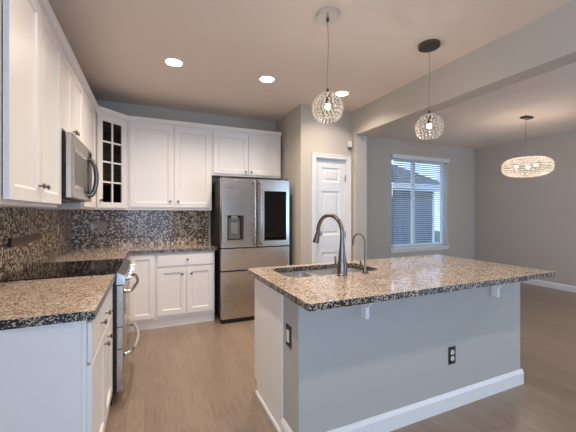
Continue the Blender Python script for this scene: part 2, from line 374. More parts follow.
for z in (.25, 1.03, 1.80):
    obj('hinge', box(BM(), dw - .006, dw + .010, -.012, .006, z - .045, z + .045, .002), M['grey'], d)

# dining window
wn = struct('window_1', BM(), M['trim'], 'dining window with a white frame and mullion', 'window')
b = BM()
ym = YW + .07
for x0, x1 in ((WX0, WX0 + .05), (5.69, 5.75), (WX1 - .05, WX1)): box(b, x0, x1, ym, ym + .06, WZ0, WZ1)
for z0, z1 in ((WZ0, WZ0 + .05), (WZ1 - .05, WZ1)):
    box(b, WX0 + .05, 5.69, ym, ym + .06, z0, z1); box(b, 5.75, WX1 - .05, ym, ym + .06, z0, z1)
obj('window_frame', b, M['trim'], wn)
obj('window_pane', box(BM(), WX0 + .05, 5.69, ym + .027, ym + .033, WZ0 + .05, WZ1 - .05), M['glass'], wn)
obj('window_pane', box(BM(), 5.75, WX1 - .05, ym + .027, ym + .033, WZ0 + .05, WZ1 - .05), M['glass'], wn)
obj('window_sill', box(BM(), WX0 - .045, WX1 + .045, YW - .03, YW + .068, .62, WZ0 - .001, .004), M['trim'], wn)
obj('window_apron', box(BM(), WX0 - .03, WX1 + .03, YW - .016, YW - .001, .575, .62, .003), M['trim'], wn)
bl = thing('window_blind', 'white horizontal slatted blind half open over the dining window', 'blind', (0, YW, 0))
obj('valance', box(BM(), WX0 - .02, WX1 + .02, -.055, -.002, 2.375, 2.455, .004), M['slat'], bl)
b = BM(); nsl = 41
for i in range(nsl):
    z = .745 + i * .0395
    r = bmesh.ops.create_cube(b, size=1); bmesh.ops.scale(b, vec=(WX1 - WX0 - .02, .048, .003), verts=r['verts'])
    bmesh.ops.rotate(b, cent=(0, 0, 0), matrix=Matrix.Rotation(math.radians(-15), 3, 'X'), verts=r['verts'])
    bmesh.ops.translate(b, vec=((WX0 + WX1) / 2, -.030, z), verts=r['verts'])
obj('slats', b, M['slat'], bl)
obj('bottom_rail', box(BM(), WX0 + .008, WX1 - .008, -.052, -.010, .690, .712, .003), M['slat'], bl)
b = BM()
for x in (WX0 + .16, 5.72, WX1 - .16):
    for yy in (-.0565, -.004): tube(b, [(x, yy, .70), (x, yy, 2.38)], .0016, 6)
obj('ladder_cord', b, M['slat'], bl)
obj('tilt_wand', tube(BM(), [(6.25, -.062, 2.37), (6.25, -.064, 1.35)], .004, 8), M['slat'], bl)

# outside the dining window
struct('ground_outside', box(BM(), -6, 24, YW + .16, 30, -.35, -.25), M['grass'])
nh = thing('neighbour_house', 'grey sided neighbouring house seen through the blind', 'house', (8.0, 8.6, -.25))
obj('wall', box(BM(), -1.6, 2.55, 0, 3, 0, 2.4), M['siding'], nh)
b = BM(); box(b, -1.8, 2.75, -.28, -.02, 2.42, 2.58); box(b, 2.552, 2.66, -.02, .1, 0, 2.41); obj('fascia', b, M['trim'], nh)
obj('eave_shade_strip', box(BM(), -1.6, 2.55, -.03, -.001, 2.12, 2.40), M['roof'], nh)  # dark strip standing in for the shade under the eave
obj('vent_hood', box(BM(), .1, .5, -.2, -.031, 2.14, 2.36, .01), M['trim'], nh)
b = BM(); prism(b, [(-1.9, 0), (2.85, 0), (2.85, 3.6), (-1.9, 3.6)], 0, .05)
rf = obj('roof', b, M['roof'], nh); rf.location = (0, -.35, 2.60); rf.rotation_euler = (math.radians(22), 0, 0)

# ------------------------------------------------------------------ backsplash
b = BM(); box(b, 0, .009, 1.6, YB - .001, .912, 1.369); box(b, 0, .009, 2.462, 3.218, 1.369, 1.45)
struct('trim_3', b, M['mosaic'], 'brown and cream mosaic tile backsplash on the left wall', 'backsplash')
struct('trim_4', box(BM(), .0095, 1.63, YB - .009, YB, .912, 1.369), M['mosaic'], 'brown and cream mosaic tile backsplash on the back wall', 'backsplash')

# ------------------------------------------------------------------ cabinets
def knob(parent, x, z, y=0):
    b = BM(); lathe(b, (x, y, z), [(.0075, 0), (.006, .004), (.005, .014), (.012, .018), (.0145, .023), (.012, .029), (0, .031)], '-y', 16)
    return obj('knob', b, M['nickel'], parent, True)
def cab_door(parent, x0, x1, z0, z1, knob_at=None, name='door', rail=.058, yf=0, depth=.011):
    o = obj(name, panel_slab(BM(), x1 - x0, z1 - z0, .0195, [(rail, x1 - x0 - rail, rail, z1 - z0 - rail)], depth, .012), M['cab'], parent)
    o.location = (x0, yf - .020, z0)
    if knob_at: knob(o, knob_at[0] - x0, knob_at[1] - z0)
    return o
def drawer(parent, x0, x1, z0, z1, knobs):
    b = BM(); box(b, 0, x1 - x0, 0, .0195, 0, z1 - z0, .004)
    o = obj('drawer', b, M['cab'], parent); o.location = (x0, -.020, z0)
    for k in knobs: knob(o, k[0] - x0, k[1] - z0)
    return o
def carcass(bm, w, dep, z0, z1, toe=0):
    box(bm, .0005, w - .0005, 0, dep, z0 + toe, z1, .0015)
    if toe: box(bm, .0005, w - .0005, .045, dep, 0, toe)
    return bm
UZ0, UZ1 = 1.37, 2.44
# left run, facing +x : local x = world y, local -y = world +x
def left_thing(name, label, cat, y0, xface, z=0): return thing(name, label, cat, (xface, y0, z), PI / 2)
UF = .325                                       # face of wall cabinet boxes
t = left_thing('wall_cabinet', 'tall white double door wall cabinet nearest the camera, above the left counter', 'cabinet', 1.60, UF)
obj('body', carcass(BM(), .858, UF - .001, UZ0, UZ1), M['cab'], t)
for o_ in (cab_door(t, .02, .425, UZ0 + .022, UZ1 - .03, (.392, 1.475), yf=-.006), cab_door(t, .433, .84, UZ0 + .022, UZ1 - .03, (.466, 1.475), yf=-.006)): pass
obj('door_bumper', box(BM(), .05, .81, -.0055, -.0005, UZ0 + .05, UZ0 + .06), M['dark'], t)
t = left_thing('wall_cabinet', 'short white double door cabinet directly above the microwave', 'cabinet', 2.46, UF)
obj('body', carcass(BM(), .76, UF - .001, 1.875, UZ1), M['cab'], t)
cab_door(t, .012, .376, 1.895, UZ1 - .03, (.345, 1.945)); cab_door(t, .384, .748, 1.895, UZ1 - .03, (.415, 1.945))
t = left_thing('wall_cabinet', 'white single door wall cabinet between microwave and glass corner cabinet', 'cabinet', 3.22, UF)
obj('body', carcass(BM(), .70, UF - .001, UZ0, UZ1), M['cab'], t)
cab_door(t, .012, .685, UZ0 + .022, UZ1 - .03, (.05, 1.475))
# corner cabinet with glazed door
DA = Vector((UF, 3.921)); DB = Vector((.605, YB - UF)); dl = (DB - DA).length; ang = math.atan2(DB.y - DA.y, DB.x - DA.x)
t = thing('corner_cabinet', 'white diagonal corner wall cabinet with eight pane glass door', 'cabinet', (0, 0, 0))
pent = [(.001, 3.921), (DA.x, DA.y), (DB.x, DB.y), (.605, YB - .001), (.001, YB - .001)]
b = BM(); prism(b, pent, UZ0, UZ0 + .02); prism(b, pent, UZ1 - .02, UZ1)
box(b, .001, .012, 3.921, YB - .001, UZ0 + .02, UZ1 - .02); box(b, .012, .605, YB - .012, YB - .001, UZ0 + .02, UZ1 - .02)
box(b, .012, UF, 3.921, 3.932, UZ0 + .02, UZ1 - .02); box(b, .594, .605, YB - UF, YB - .012, UZ0 + .02, UZ1 - .02)
obj('body', b, [M['brownwood']], t)
def diag(bm):
    bmesh.ops.transform(bm, matrix=Matrix.Translation((DA.x, DA.y, 0)) @ Matrix.Rotation(ang, 4, 'Z'), verts=bm.verts); return bm
b = BM(); box(b, 0, .03, -.012, .006, UZ0, UZ1); box(b, dl - .03, dl, -.012, .006, UZ0, UZ1); box(b, .03, dl - .03, -.012, .006, UZ0, UZ0 + .025); box(b, .03, dl - .03, -.012, .006, UZ1 - .035, UZ1)
obj('face_frame', diag(b), M['cab'], t)
gx0, gx1, gz0, gz1 = .014, dl - .014, UZ0 + .022, UZ1 - .03; rl = .062
b = BM(); yA_, yB_ = -.033, -.0135
box(b, gx0, gx0 + rl, yA_, yB_, gz0, gz1, .002); box(b, gx1 - rl, gx1, yA_, yB_, gz0, gz1, .002)
box(b, gx0 + rl, gx1 - rl, yA_, yB_, gz0, gz0 + rl, .002); box(b, gx0 + rl, gx1 - rl, yA_, yB_, gz1 - rl, gz1, .002)
xm = (gx0 + gx1) / 2; box(b, xm - .009, xm + .009, yA_ + .003, yB_ - .002, gz0 + rl, gz1 - rl)
for k in (1, 2, 3):
    z = gz0 + rl + (gz1 - gz0 - 2 * rl) * k / 4; box(b, gx0 + rl, gx1 - rl, yA_ + .003, yB_ - .002, z - .009, z + .009)
gd = obj('glass_door', diag(b), M['cab'], t)
b = BM(); box(b, gx0 + rl - .004, gx1 - rl + .004, -.0195, -.0165, gz0 + rl - .004, gz1 - rl + .004); obj('glass_pane', diag(b), M['cabglass'], gd)
b = BM(); lathe(b, (gx0 + .03, yA_, 1.475), [(.0075, 0), (.006, .004), (.005, .014), (.012, .018), (.0145, .023), (.012, .029), (0, .031)], '-y', 16); obj('knob', diag(b), M['nickel'], gd, True)
for k in (1, 2, 3):
    z = gz0 + rl + (gz1 - gz0 - 2 * rl) * k / 4; b = BM()
    prism(b, [(.013, 3.933), (UF - .01, 3.933), (.593, YB - UF + .012), (.593, YB - .013), (.013, YB - .013)], z - .009, z + .009); obj('shelf', b, M['brownwood'], t)
# back run wall cabinets, facing -y
def back_thing(name, label, cat, x0, yface, z=0): return thing(name, label, cat, (x0, yface, z), 0)
t = back_thing('wall_cabinet', 'wide white double door wall cabinet on the back wall, left of the fridge', 'cabinet', .607, YB - UF)
obj('body', carcass(BM(), 1.013, UF - .001, UZ0, UZ1), M['cab'], t)
cab_door(t, .045, .535, UZ0 + .035, UZ1 - .03, (.497, 1.478)); cab_door(t, .552, .995, UZ0 + .035, UZ1 - .03, (.590, 1.478))
t = back_thing('wall_cabinet', 'short white double door cabinet above the refrigerator', 'cabinet', 1.621, YB - UF)
obj('body', carcass(BM(), .985, UF - .001, 1.835, UZ1), M['cab'], t)
cab_door(t, .02, .49, 1.862, UZ1 - .03, (.455, 1.895)); cab_door(t, .50, .968, 1.862, UZ1 - .03, (.535, 1.895))
# crown moulding running over all wall cabinets
def sweep(path, prof):
    """path 2D points; prof (offset to the right-hand side outwards, z)"""
    bm = BM(); rings = []; n = len(path)
    for i, p in enumerate(path):
        p = Vector(p)
        d0 = (Vector(path[i]) - Vector(path[i - 1])).normalized() if i else None
        d1 = (Vector(path[i + 1]) - Vector(path[i])).normalized() if i < n - 1 else None
        n0 = Vector((d0.y, -d0.x)) if d0 else None; n1 = Vector((d1.y, -d1.x)) if d1 else None
        if n0 and n1: m_ = (n0 + n1).normalized(); m_ /= m_.dot(n1)
        else: m_ = n0 or n1
        rings.append([bm.verts.new((p.x + m_.x * q, p.y + m_.y * q, z)) for q, z in prof])
    for a, c in zip(rings, rings[1:]):
        for k in range(len(prof)): j = (k + 1) % len(prof); bm.faces.new([a[k], a[j], c[j], c[k]])
    bm.faces.new(rings[0][::-1]); bm.faces.new(rings[-1]); return bm
path = [(UF, 1.60), (UF, 3.921), (.605, YB - UF), (2.606, YB - UF)]
b = sweep(path, [(-.03, UZ1 + .001), (.012, UZ1 + .001), (.014, UZ1 + .010), (.022, UZ1 + .016), (.034, UZ1 + .034), (.042, UZ1 + .040), (.042, UZ1 + .050), (-.03, UZ1 + .050)])
tag(obj('crown_moulding', b, M['cab']), 'white crown moulding running along the top of the wall cabinets', 'moulding')

# base cabinets
BF = .62
t = left_thing('base_cabinet', 'white base cabinet with pale end panel under the near left counter', 'cabinet', 1.607, BF)
obj('body', carcass(BM(), .848, BF - .001, 0, .873, .10), M['cab'], t)
obj('end_panel', box(BM(), -.007, -.0005, .018, BF - .002, 0, .873, .001), M['cab'], t)
drawer(t, .01, .838, .675, .855, ((.285, .765), (.455, .765)))
cab_door(t, .01, .455, .115, .662, (.42, .60)); cab_door(t, .463, .838, .115, .662, (.545, .60))
t = thing('corner_base_cabinet', 'white corner base cabinet with narrow door beyond the stove', 'cabinet', (0, 0, 0))
b = BM(); YF = YB - .605
prism(b, [(.001, 3.226), (BF, 3.226), (BF, YF), (.925, YF), (.925, YB - .001), (.001, YB - .001)], .10, .873)
prism(b, [(.001, 3.228), (BF - .045, 3.228), (BF - .045, YF + .02), (.925, YF + .02), (.925, YB - .001), (.001, YB - .001)], 0, .0995)
obj('body', b, M['cab'], t)
cab_door(t, .665, .917, .13, .858, None, yf=YF, rail=.05)
t = back_thing('base_cabinet', 'white base cabinet with one drawer over two doors, left of the fridge', 'cabinet', .926, YF)
b = BM(); box(b, .0005, .679, 0, .6, .10, .873, .0015); box(b, .0005, .679, .02, .6, 0, .0995); obj('body', b, M['cab'], t)
drawer(t, .025, .662, .715, .856, ((.355, .785),))
cab_door(t, .025, .342, .145, .695, (.295, .615)); cab_door(t, .350, .662, .145, .695, (.40, .615))

# countertops
def slab(poly, z0, z1, hole=None):
    bm = BM()
    def loop(pts, z): 
        v = [bm.verts.new((x, y, z)) for x, y in pts]; return v, [bm.edges.new((v[i], v[(i + 1) % len(v)])) for i in range(len(v))]
    sides = []
    tv, te = loop(poly, z1); bv, be = loop(poly, z0); sides.append((tv, bv))
    if hole:
        hv, he = loop(hole, z1); gv, ge = loop(hole, z0); te += he; be += ge; sides.append((hv, gv))
    bmesh.ops.triangle_fill(bm, edges=te, use_beauty=True); bmesh.ops.triangle_fill(bm, edges=be, use_beauty=True)
    for a, c in sides:
        for i in range(len(a)):
            j = (i + 1) % len(a); f = bm.faces.new([a[i], a[j], c[j], c[i]]); f.material_index = 1
    return bm
CT = .914
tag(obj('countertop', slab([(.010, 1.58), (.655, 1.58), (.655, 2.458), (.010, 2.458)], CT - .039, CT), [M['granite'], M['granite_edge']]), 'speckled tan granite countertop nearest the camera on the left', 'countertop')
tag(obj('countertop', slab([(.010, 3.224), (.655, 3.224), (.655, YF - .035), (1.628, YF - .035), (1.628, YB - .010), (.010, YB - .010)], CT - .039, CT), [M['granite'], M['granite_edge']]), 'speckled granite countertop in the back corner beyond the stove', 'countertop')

# ------------------------------------------------------------------ range
t = left_thing('stove', 'stainless double oven stove with black glass cooktop between the left counters', 'stove', 2.462, .66)
W = .756
b = BM(); box(b, 0, W, 0, .63, .09, .905); box(b, .02, W - .02, .03, .62, 0, .09); obj('body', b, M['black'], t)
obj('cooktop', box(BM(), -.001, W + .001, -.004, .645, .906, .921, .003), M['cooktop'], t)
b = BM(); v = [(0, -.004, .921), (0, -.055, .895), (0, -.055, .838), (0, 0, .838)]
A_ = [b.verts.new(q) for q in v]; B_ = [b.verts.new((W, q[1], q[2])) for q in v]
b.faces.new(A_[::-1]); b.faces.new(B_)
for i in range(4): b.faces.new([A_[i], A_[(i + 1) % 4], B_[(i + 1) % 4], B_[i]])
cp = obj('control_panel', b, M['steelx'], t)
for k in range(5):
    b = BM(); lathe(b, (0, 0, 0), [(.024, 0), (.024, .006), (.019, .010), (.017, .030), (0, .032)], '-y', 20)
    kn = obj('knob', b, M['chrome'], cp, True); kn.location = (.10 + k * .139, -.0555, .868)
def range_door(name, z0, z1, win):
    d_ = obj(name, box(BM(), 0, W, -.045, -.001, z0, z1, .004), M['steel'], t)
    if win: obj('oven_window', box(BM(), .12, W - .12, -.048, -.0455, z0 + .05, z1 - .10, .001), M['blackglass'], d_)
    zh = z1 - .055
    pts = smooth_curve([(.05, -.046, zh), (.07, -.082, zh), (.16, -.104, zh), (W / 2, -.122, zh), (W - .16, -.104, zh), (W - .07, -.082, zh), (W - .05, -.046, zh)], 8)
    obj('handle', tube(BM(), pts, .0145, 12), M['chrome'], d_, True)
range_door('upper_oven_door', .545, .832, True)
range_door('lower_oven_door', .065 + .03, .385, False)
obj('centre_oven_band', box(BM(), 0, W, -.043, -.001, .389, .541, .004), M['steel'], t)

# microwave
t = left_thing('microwave', 'stainless microwave mounted over the stove under the short cabinet', 'microwave', 2.463, .365)
W = .754; Z0, Z1 = 1.43, 1.872
b = BM(); box(b, 0, W, 0, .364, Z0, Z1, .003); obj('body', b, M['black'], t)
md = obj('door', box(BM(), 0, W, -.040, -.001, Z0 + .004, Z1 - .004, .005), M['steel'], t)
obj('window_frame', box(BM(), .05, .52, -.0435, -.0405, Z0 + .07, Z1 - .09, .001), M['steelx'], md)
obj('window_glass', box(BM(), .08, .49, -.0455, -.044, Z0 + .10, Z1 - .12, .001), M['grey'], md)
obj('display', box(BM(), .60, .73, -.0425, -.0405, Z1 - .075, Z1 - .025, .001), M['blackglass'], md)
b = BM(); pts = smooth_curve([(.60, -.040, Z1 - .09), (.60, -.066, Z1 - .10), (.60, -.088, Z1 - .16), (.60, -.097, (Z0 + Z1) / 2 - .02), (.60, -.088, Z0 + .12), (.60, -.066, Z0 + .06), (.60, -.040, Z0 + .05)], 8)
tube(b, pts, .018, 12); obj('handle', b, M['nickel'], md, True)
b = BM(); lathe(b, (0, 0, 0), [(0, 0), (.085, 0), (.085, .006), (0, .008)], '-y', 32); bmesh.ops.scale(b, vec=(1, 1, 2.1), verts=b.verts); bmesh.ops.translate(b, vec=(.635, -.0405, (Z0 + Z1) / 2 - .02), verts=b.verts); obj('handle_recess', b, M['black'], md, True)
b = BM(); box(b, .10, .34, .03, .2, Z0 - .012, Z0 - .001); box(b, .42, .66, .03, .2, Z0 - .012, Z0 - .001); obj('grease_filter', b, M['grey'], t)

# ------------------------------------------------------------------ refrigerator
t = thing('refrigerator', 'stainless french door refrigerator with water dispenser and dark screen', 'refrigerator', (1.648, 3.742, 0))
W = .906
obj('body', box(BM(), .008, W - .006, .068, .76, .035, 1.745, .004), M['dark'], t)
def front(bm, x0, x1, z0, z1, t0=.065, bulge=.012, cut=None, seg=10):
    """door front with gently bowed face at y=0; x0..x1"""
    poly = []
    for k in range(seg + 1):
        u = k / seg; x = x0 + (x1 - x0) * u
        e = min(u, 1 - u) * (x1 - x0); r = .018
        y = bulge * ((x - W / 2) / (W / 2)) ** 2 + (r - math.sqrt(max(0, r * r - (r - e) ** 2)) if e < r else 0)
        poly.append((x, y))
    poly += [(x1, t0), (x0, t0)]
    return prism(bm, poly, z0, z1)
FS = M['steel']
# left door built round the dispenser recess
dx0, dx1, dz0, dz1 = .078, .276, .99, 1.305
def front_strip(bm, x0, x1, z0, z1, lo, hi):
    n = max(2, int((x1 - x0) / .012)); poly = []
    for k in range(n + 1):
        x = x0 + (x1 - x0) * k / n; e = min(x - lo, hi - x); r = .016
        y = .012 * ((x - W / 2) / (W / 2)) ** 2 + (r - math.sqrt(max(0, r * r - (r - e) ** 2)) if e < r else 0)
        poly.append((x, y))
    poly += [(x1, .065), (x0, .065)]; return prism(bm, poly, z0, z1)
b = BM(); lo, hi, ZB, ZT = .001, .450, .915, 1.757
front_strip(b, lo, dx0, ZB, ZT, lo, hi); front_strip(b, dx1, hi, ZB, ZT, lo, hi); front_strip(b, dx0, dx1, ZB, dz0, lo, hi); front_strip(b, dx0, dx1, dz1, ZT, lo, hi)
ld = obj('left_door', b, FS, t, True)
b = BM(); box(b, dx0, dx1, .055, .064, dz0, dz1); box(b, dx0 + .001, dx0 + .016, .004, .055, dz0, dz1); box(b, dx1 - .035, dx1 - .001, .008, .055, dz0, dz1); dsp = obj('dispenser', b, M['dark'], ld)
b = BM(); box(b, dx0 + .014, dx1 - .038, .030, .054, dz0 + .03, dz1 - .03, .003); obj('dispenser_panel', b, M['grey'], dsp)
b = BM(); box(b, dx0 + .048, dx1 - .072, .012, .030, dz0 + .09, dz1 - .09, .006); obj('dispenser_paddle', b, M['steelx'], dsp)
b = BM(); box(b, dx0 + .045, dx1 - .07, .004, .03, dz1 - .05, dz1 - .005, .006); obj('dispenser_spout', b, M['chrome'], dsp)
b = BM(); box(b, dx0 + .005, dx1 - .005, -.002, .055, dz0 + .001, dz0 + .018, .003); obj('dispenser_tray', b, M['steelx'], dsp)
b = BM(); front_strip(b, .456, .905, ZB, ZT, .456, .905); rd = obj('right_door', b, FS, t, True)
obj('screen', box(BM(), .545, .845, -.0035, .004, .985, 1.612, .002), M['blackglass'], rd)
b = BM(); front_strip(b, .001, .905, .640, .900, .001, .905); obj('upper_drawer', b, FS, t, True)
b = BM(); front_strip(b, .001, .905, .055, .622, .001, .905); obj('lower_drawer', b, FS, t, True)
b = BM(); box(b, .003, .903, .012, .066, .901, .9145); box(b, .003, .903, .012, .066, .6225, .6395); obj('drawer_grip', b, M['dark'], t)
obj('kick_plate', box(BM(), .01, .896, .03, .066, .0, .052), M['black'], t)
for x, dd in ((.412, ld), (.494, rd)):
    b = BM(); tube(b, smooth_curve([(x, -.030, .935), (x, -.045, 1.0), (x, -.050, 1.33), (x, -.045, 1.66), (x, -.030, 1.725)], 6), .0105, 12)
    h = obj('handle', b, M['steelx'], dd, True)
    for zz in (.955, 1.705): obj('handle_mount', cyl(BM(), (x, -.012, zz), .011, .042, 'y', 12), M['bronze'], h)
for xx in (.02, .79): obj('hinge_cover', box(BM(), xx, xx + .10, .03, .12, 1.7575, 1.775, .003), M['black'], t)

# ------------------------------------------------------------------ island
IX0, IX1, IY0 = 1.604, 3.535, 1.52
isl = thing('kitchen_island', 'grey kitchen island with white baseboard and bracket supports', 'island', (0, 0, 0))
obj('pony_wall', box(BM(), IX0, IX1, IY0, 1.735, 0, .879, .006), M['islandwall'], isl)
b = BM(); box(b, IX0 + .004, IX1 - .004, 1.736, 2.262, .10, .60); 
box(b, IX0 + .004, 1.66, 1.736, 2.262, .60, .873); box(b, 2.52, IX1 - .004, 1.736, 2.262, .60, .873); box(b, 1.66, 2.52, 2.235, 2.262, .60, .873); box(b, 1.66, 2.52, 1.736, 1.80, .60, .873)
box(b, IX0 + .004, IX1 - .004, 1.736, 2.215, 0, .0995)
obj('cabinet_box', b, M['cab'], isl)
b = BM(); prism(b, [(1.736, 0), (2.215, 0), (2.215, .10), (2.272, .10), (2.272, .873), (1.736, .873)], 0, .010)
bmesh.ops.transform(b, matrix=Matrix(((0, 0, 1, IX0 - .007), (1, 0, 0, 0), (0, 1, 0, 0), (0, 0, 0, 1))), verts=b.verts)
obj('end_panel', b, M['cab'], isl)
xs = [IX0 + .02, 2.08, 2.56, 3.04, IX1 - .02]
for i in range(4):
    b = panel_slab(BM(), xs[i + 1] - xs[i] - .008, .70, .0195, [(.058, xs[i + 1] - xs[i] - .066, .058, .642)], .008, .012)
    bmesh.ops.transform(b, matrix=Matrix.Translation((xs[i + 1] - .004, 2.283, .13)) @ Matrix.Rotation(PI, 4, 'Z'), verts=b.verts)
    dr = obj('cabinet_door', b, M['cab'], isl)
b = BM(); base_profile(b, (IX0 - .014, IY0), (IX1 + .014, IY0), (0, -1), .112, .016)
base_profile(b, (IX0, IY0 - .004), (IX0, 1.733), (-1, 0), .112, .016); base_profile(b, (IX1, IY0 - .004), (IX1, 1.733), (1, 0), .112, .016)
obj('baseboard', b, M['trim'], isl)
b = BM(); base_profile(b, (IX0 - .008, 1.736), (IX0 - .008, 2.215), (-1, 0), .028, .012); obj('shoe_moulding', b, M['trim'], isl)
for x in (2.012, 3.185):
    b = BM(); prism(b, [(0, .877), (-.13, .877), (-.13, .866), (-.045, .785), (-.045, .722), (0, .722)], 0, .024)
    bmesh.ops.transform(b, matrix=Matrix(((0, 0, 1, x), (1, 0, 0, IY0 - .001), (0, 1, 0, 0), (0, 0, 0, 1))), verts=b.verts)
    obj('corbel', b, M['trim'], isl)
# granite top with the sink cut-out
HX0, HX1, HY0, HY1 = 1.70, 2.45, 1.850, 2.225
def rrect(x0, x1, y0, y1, r, n=6):
    out = []
    for cx_, cy_, a0 in ((x1 - r, y0 + r, -90), (x1 - r, y1 - r, 0), (x0 + r, y1 - r, 90), (x0 + r, y0 + r, 180)):
        for k in range(n + 1): a = math.radians(a0 + 90 * k / n); out.append((cx_ + r * math.cos(a), cy_ + r * math.sin(a)))
    return out
outer = rrect(1.545, 3.548, 1.285, 2.308, .022, 4)
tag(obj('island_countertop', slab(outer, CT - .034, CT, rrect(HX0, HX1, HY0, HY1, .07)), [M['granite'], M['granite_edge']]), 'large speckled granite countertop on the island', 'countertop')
# sink
t = thing('sink', 'double bowl stainless sink set under the island countertop', 'sink', (0, 0, 0))
def bowl(x0, x1, y0, y1, zt, depth, r):
    bm = BM(); rings = []
    for q, z, rr in ((-.008, zt, r + .008), (0, zt, r), (0, zt - .01, r), (.012, zt - depth + .03, r), (.022, zt - depth + .008, r), (.045, zt - depth, r * .8)):
        rings.append([bm.verts.new((px, py, z)) for px, py in rrect(x0 + q, x1 - q, y0 + q, y1 - q, max(.01, rr), 6)])
    for a, c in zip(rings, rings[1:]):
        for k in range(len(a)): j = (k + 1) % len(a); bm.faces.new([a[k], a[j], c[j], c[k]])
    bm.faces.new(rings[-1]); return bm
zt = CT - .043
for x0, x1 in ((1.702, 1.985), (2.015, 2.448)):
    bo = obj('bowl', bowl(x0, x1, 1.853, 2.222, zt, .20, .06), M['sinksteel'], t, True)
    b = BM(); cyl(b, ((x0 + x1) / 2, 2.04, zt - .198), .04, .004, 'z', 24); obj('drain', b, M['chrome'], bo)
obj('divider', box(BM(), 1.976, 2.024, 1.87, 2.21, zt - .012, zt - .001, .004), M['sinksteel'], t)
# faucets
t = thing('kitchen_faucet', 'tall brushed nickel pull-down faucet arching over the sink', 'faucet', (2.066, 1.80, CT))
b = BM(); lathe(b, (0, 0, 0), [(0, 0), (.036, 0), (.036, .008), (.033, .012), (.032, .085), (.028, .095), (.022, .15), (.016, .22), (.0145, .24)], 'z', 24); obj('body', b, M['nickel'], t, True)
dirv = Vector((-.27, .96)).normalized()
pts = []
R_ = .115
for k in range(19):
    a = PI * k / 18; rr = R_ * (1 - math.cos(a)); pts.append((dirv.x * rr, dirv.y * rr, .285 + R_ * 1.05 * math.sin(a)))
end = pts[-1]; pts = [(0, 0, .235), (0, 0, .262)] + pts
ex = (end[0] + dirv.x * .004, end[1] + dirv.y * .004, .272)
pts.append(ex)
sp_ = obj('spout', tube(BM(), pts, .0140, 16), M['nickel'], t, True)
b = BM(); tube(b, [ex, (ex[0] + dirv.x * .004, ex[1] + dirv.y * .004, .262), (ex[0] + dirv.x * .010, ex[1] + dirv.y * .010, .238), (ex[0] + dirv.x * .020, ex[1] + dirv.y * .020, .205)], [.015, .017, .020, .025], 16); obj('spray_head', b, M['nickel'], t, True)
b = BM(); tube(b, [(-.01, .018, .045), (-.020, .045, .048)], .012, 12); tube(b, [(-.020, .045, .040), (-.022, .048, .075), (-.023, .050, .125)], [.008, .0065, .006], 10); obj('lever', b, M['nickel'], t, True)
t = thing('water_filter_faucet', 'small slim gooseneck filter faucet right of the main faucet', 'faucet', (2.255, 1.80, CT))
b = BM(); lathe(b, (0, 0, 0), [(0, 0), (.022, 0), (.022, .005), (.015, .009), (.014, .045), (.008, .05), (.007, .06)], 'z', 20); obj('body', b, M['nickel'], t, True)
pts = [(0, 0, .055), (0, 0, .15), (0, 0, .205)]; R_ = .052
for k in range(15):
    a = PI * k / 14; rr = R_ * (1 - math.cos(a)); pts.append((dirv.x * rr, dirv.y * rr, .215 + R_ * 1.1 * math.sin(a)))
pts.append((pts[-1][0], pts[-1][1], .185))
obj('spout', tube(BM(), pts, .0062, 12), M['nickel'], t, True)
b = BM(); tube(b, [(-.008, .008, .035), (-.016, .020, .036)], .007, 10); tube(b, [(-.016, .020, .032), (-.020, .024, .085)], [.008, .006], 10); obj('lever', b, M['nickel'], t, True)

# ------------------------------------------------------------------ outlets and plates
def outlet(label, loc, rz, plate, w=.072, h=.115, kind='duplex', group=None):
    """faces local -y"""
    t = thing('outlet', label, 'outlet', loc, rz, group)
    obj('cover_plate', box(BM(), -w / 2, w / 2, -.006, -.0005, -h / 2, h / 2, .002), plate, t)
    if kind == 'duplex':
        for z in (-.021, .021):
            b = BM(); cyl(b, (0, -.007, z), .0165, .004, 'y', 20); rc = obj('receptacle', b, M['socket'], t)
            b = BM(); box(b, -.0075, -.0050, -.0100, -.0092, z - .001, z + .009); box(b, .0050, .0075, -.0100, -.0092, z - .001, z + .009); cyl(b, (0, -.0096, z - .009), .003, .0009, 'y', 10); obj('slots', b, M['dark'], rc)
    else:
        for dx in ((0,) if kind == 'rocker' else (-.023, .023)): obj('rocker', box(BM(), dx - .016, dx + .016, -.0095, -.0063, -.034, .034, .001), M['socket'] if kind == 'rocker' else M['tanplate'], t)
    return t
outlet('dark outlet with ivory sockets low on the long front of the island', (2.768, IY0 - .0005, .361), 0, M['plate_dark'], .066, .118)
outlet('dark framed outlet on the short end of the island', (IX0 - .0005, 1.645, .632), -PI / 2, M['plate_dark'], .07, .12, 'rocker')
outlet('small upright outlet on the left wall mosaic beyond the stove', (.0095, 3.875, 1.165), PI / 2, M['tanplate'], .07, .115, 'rocker')
outlet('left of the two tan plates on the back wall mosaic near the corner', (.225, YB - .0095, 1.168), 0, M['tanplate'], .06, .11, 'rocker')
outlet('wider tan switch plate on the back wall mosaic near the corner', (.325, YB - .0095, 1.168), 0, M['tanplate'], .11, .115, 'double')
outlet('tan outlet on the back wall mosaic closest to the fridge', (1.45, YB - .0095, 1.155), 0, M['tanplate'], .07, .115, 'duplex')
t = thing('cover_strip', 'long horizontal brown metal cover strip on the mosaic above the stove', 'cover strip', (.0095, 2.68, 1.135), PI / 2)
obj('strip', box(BM(), 0, .66, -.012, -.0005, -.027, .027, .003), M['plate_brown'], t)
obj('end_cap', box(BM(), -.035, -.001, -.013, -.0005, -.028, .028, .002), M['dark'], t)
t = thing('motion_sensor', 'small white motion sensor high on the wall beside the pantry door', 'sensor', (3.385, YP, 2.235))
obj('housing', box(BM(), -.028, .028, -.045, -.001, 0, .085, .010), M['trim'], t)
b = BM(); box(b, -.022, .022, -.040, -.002, -.022, -.001, .006); obj('lens', b, M['grey'], t)

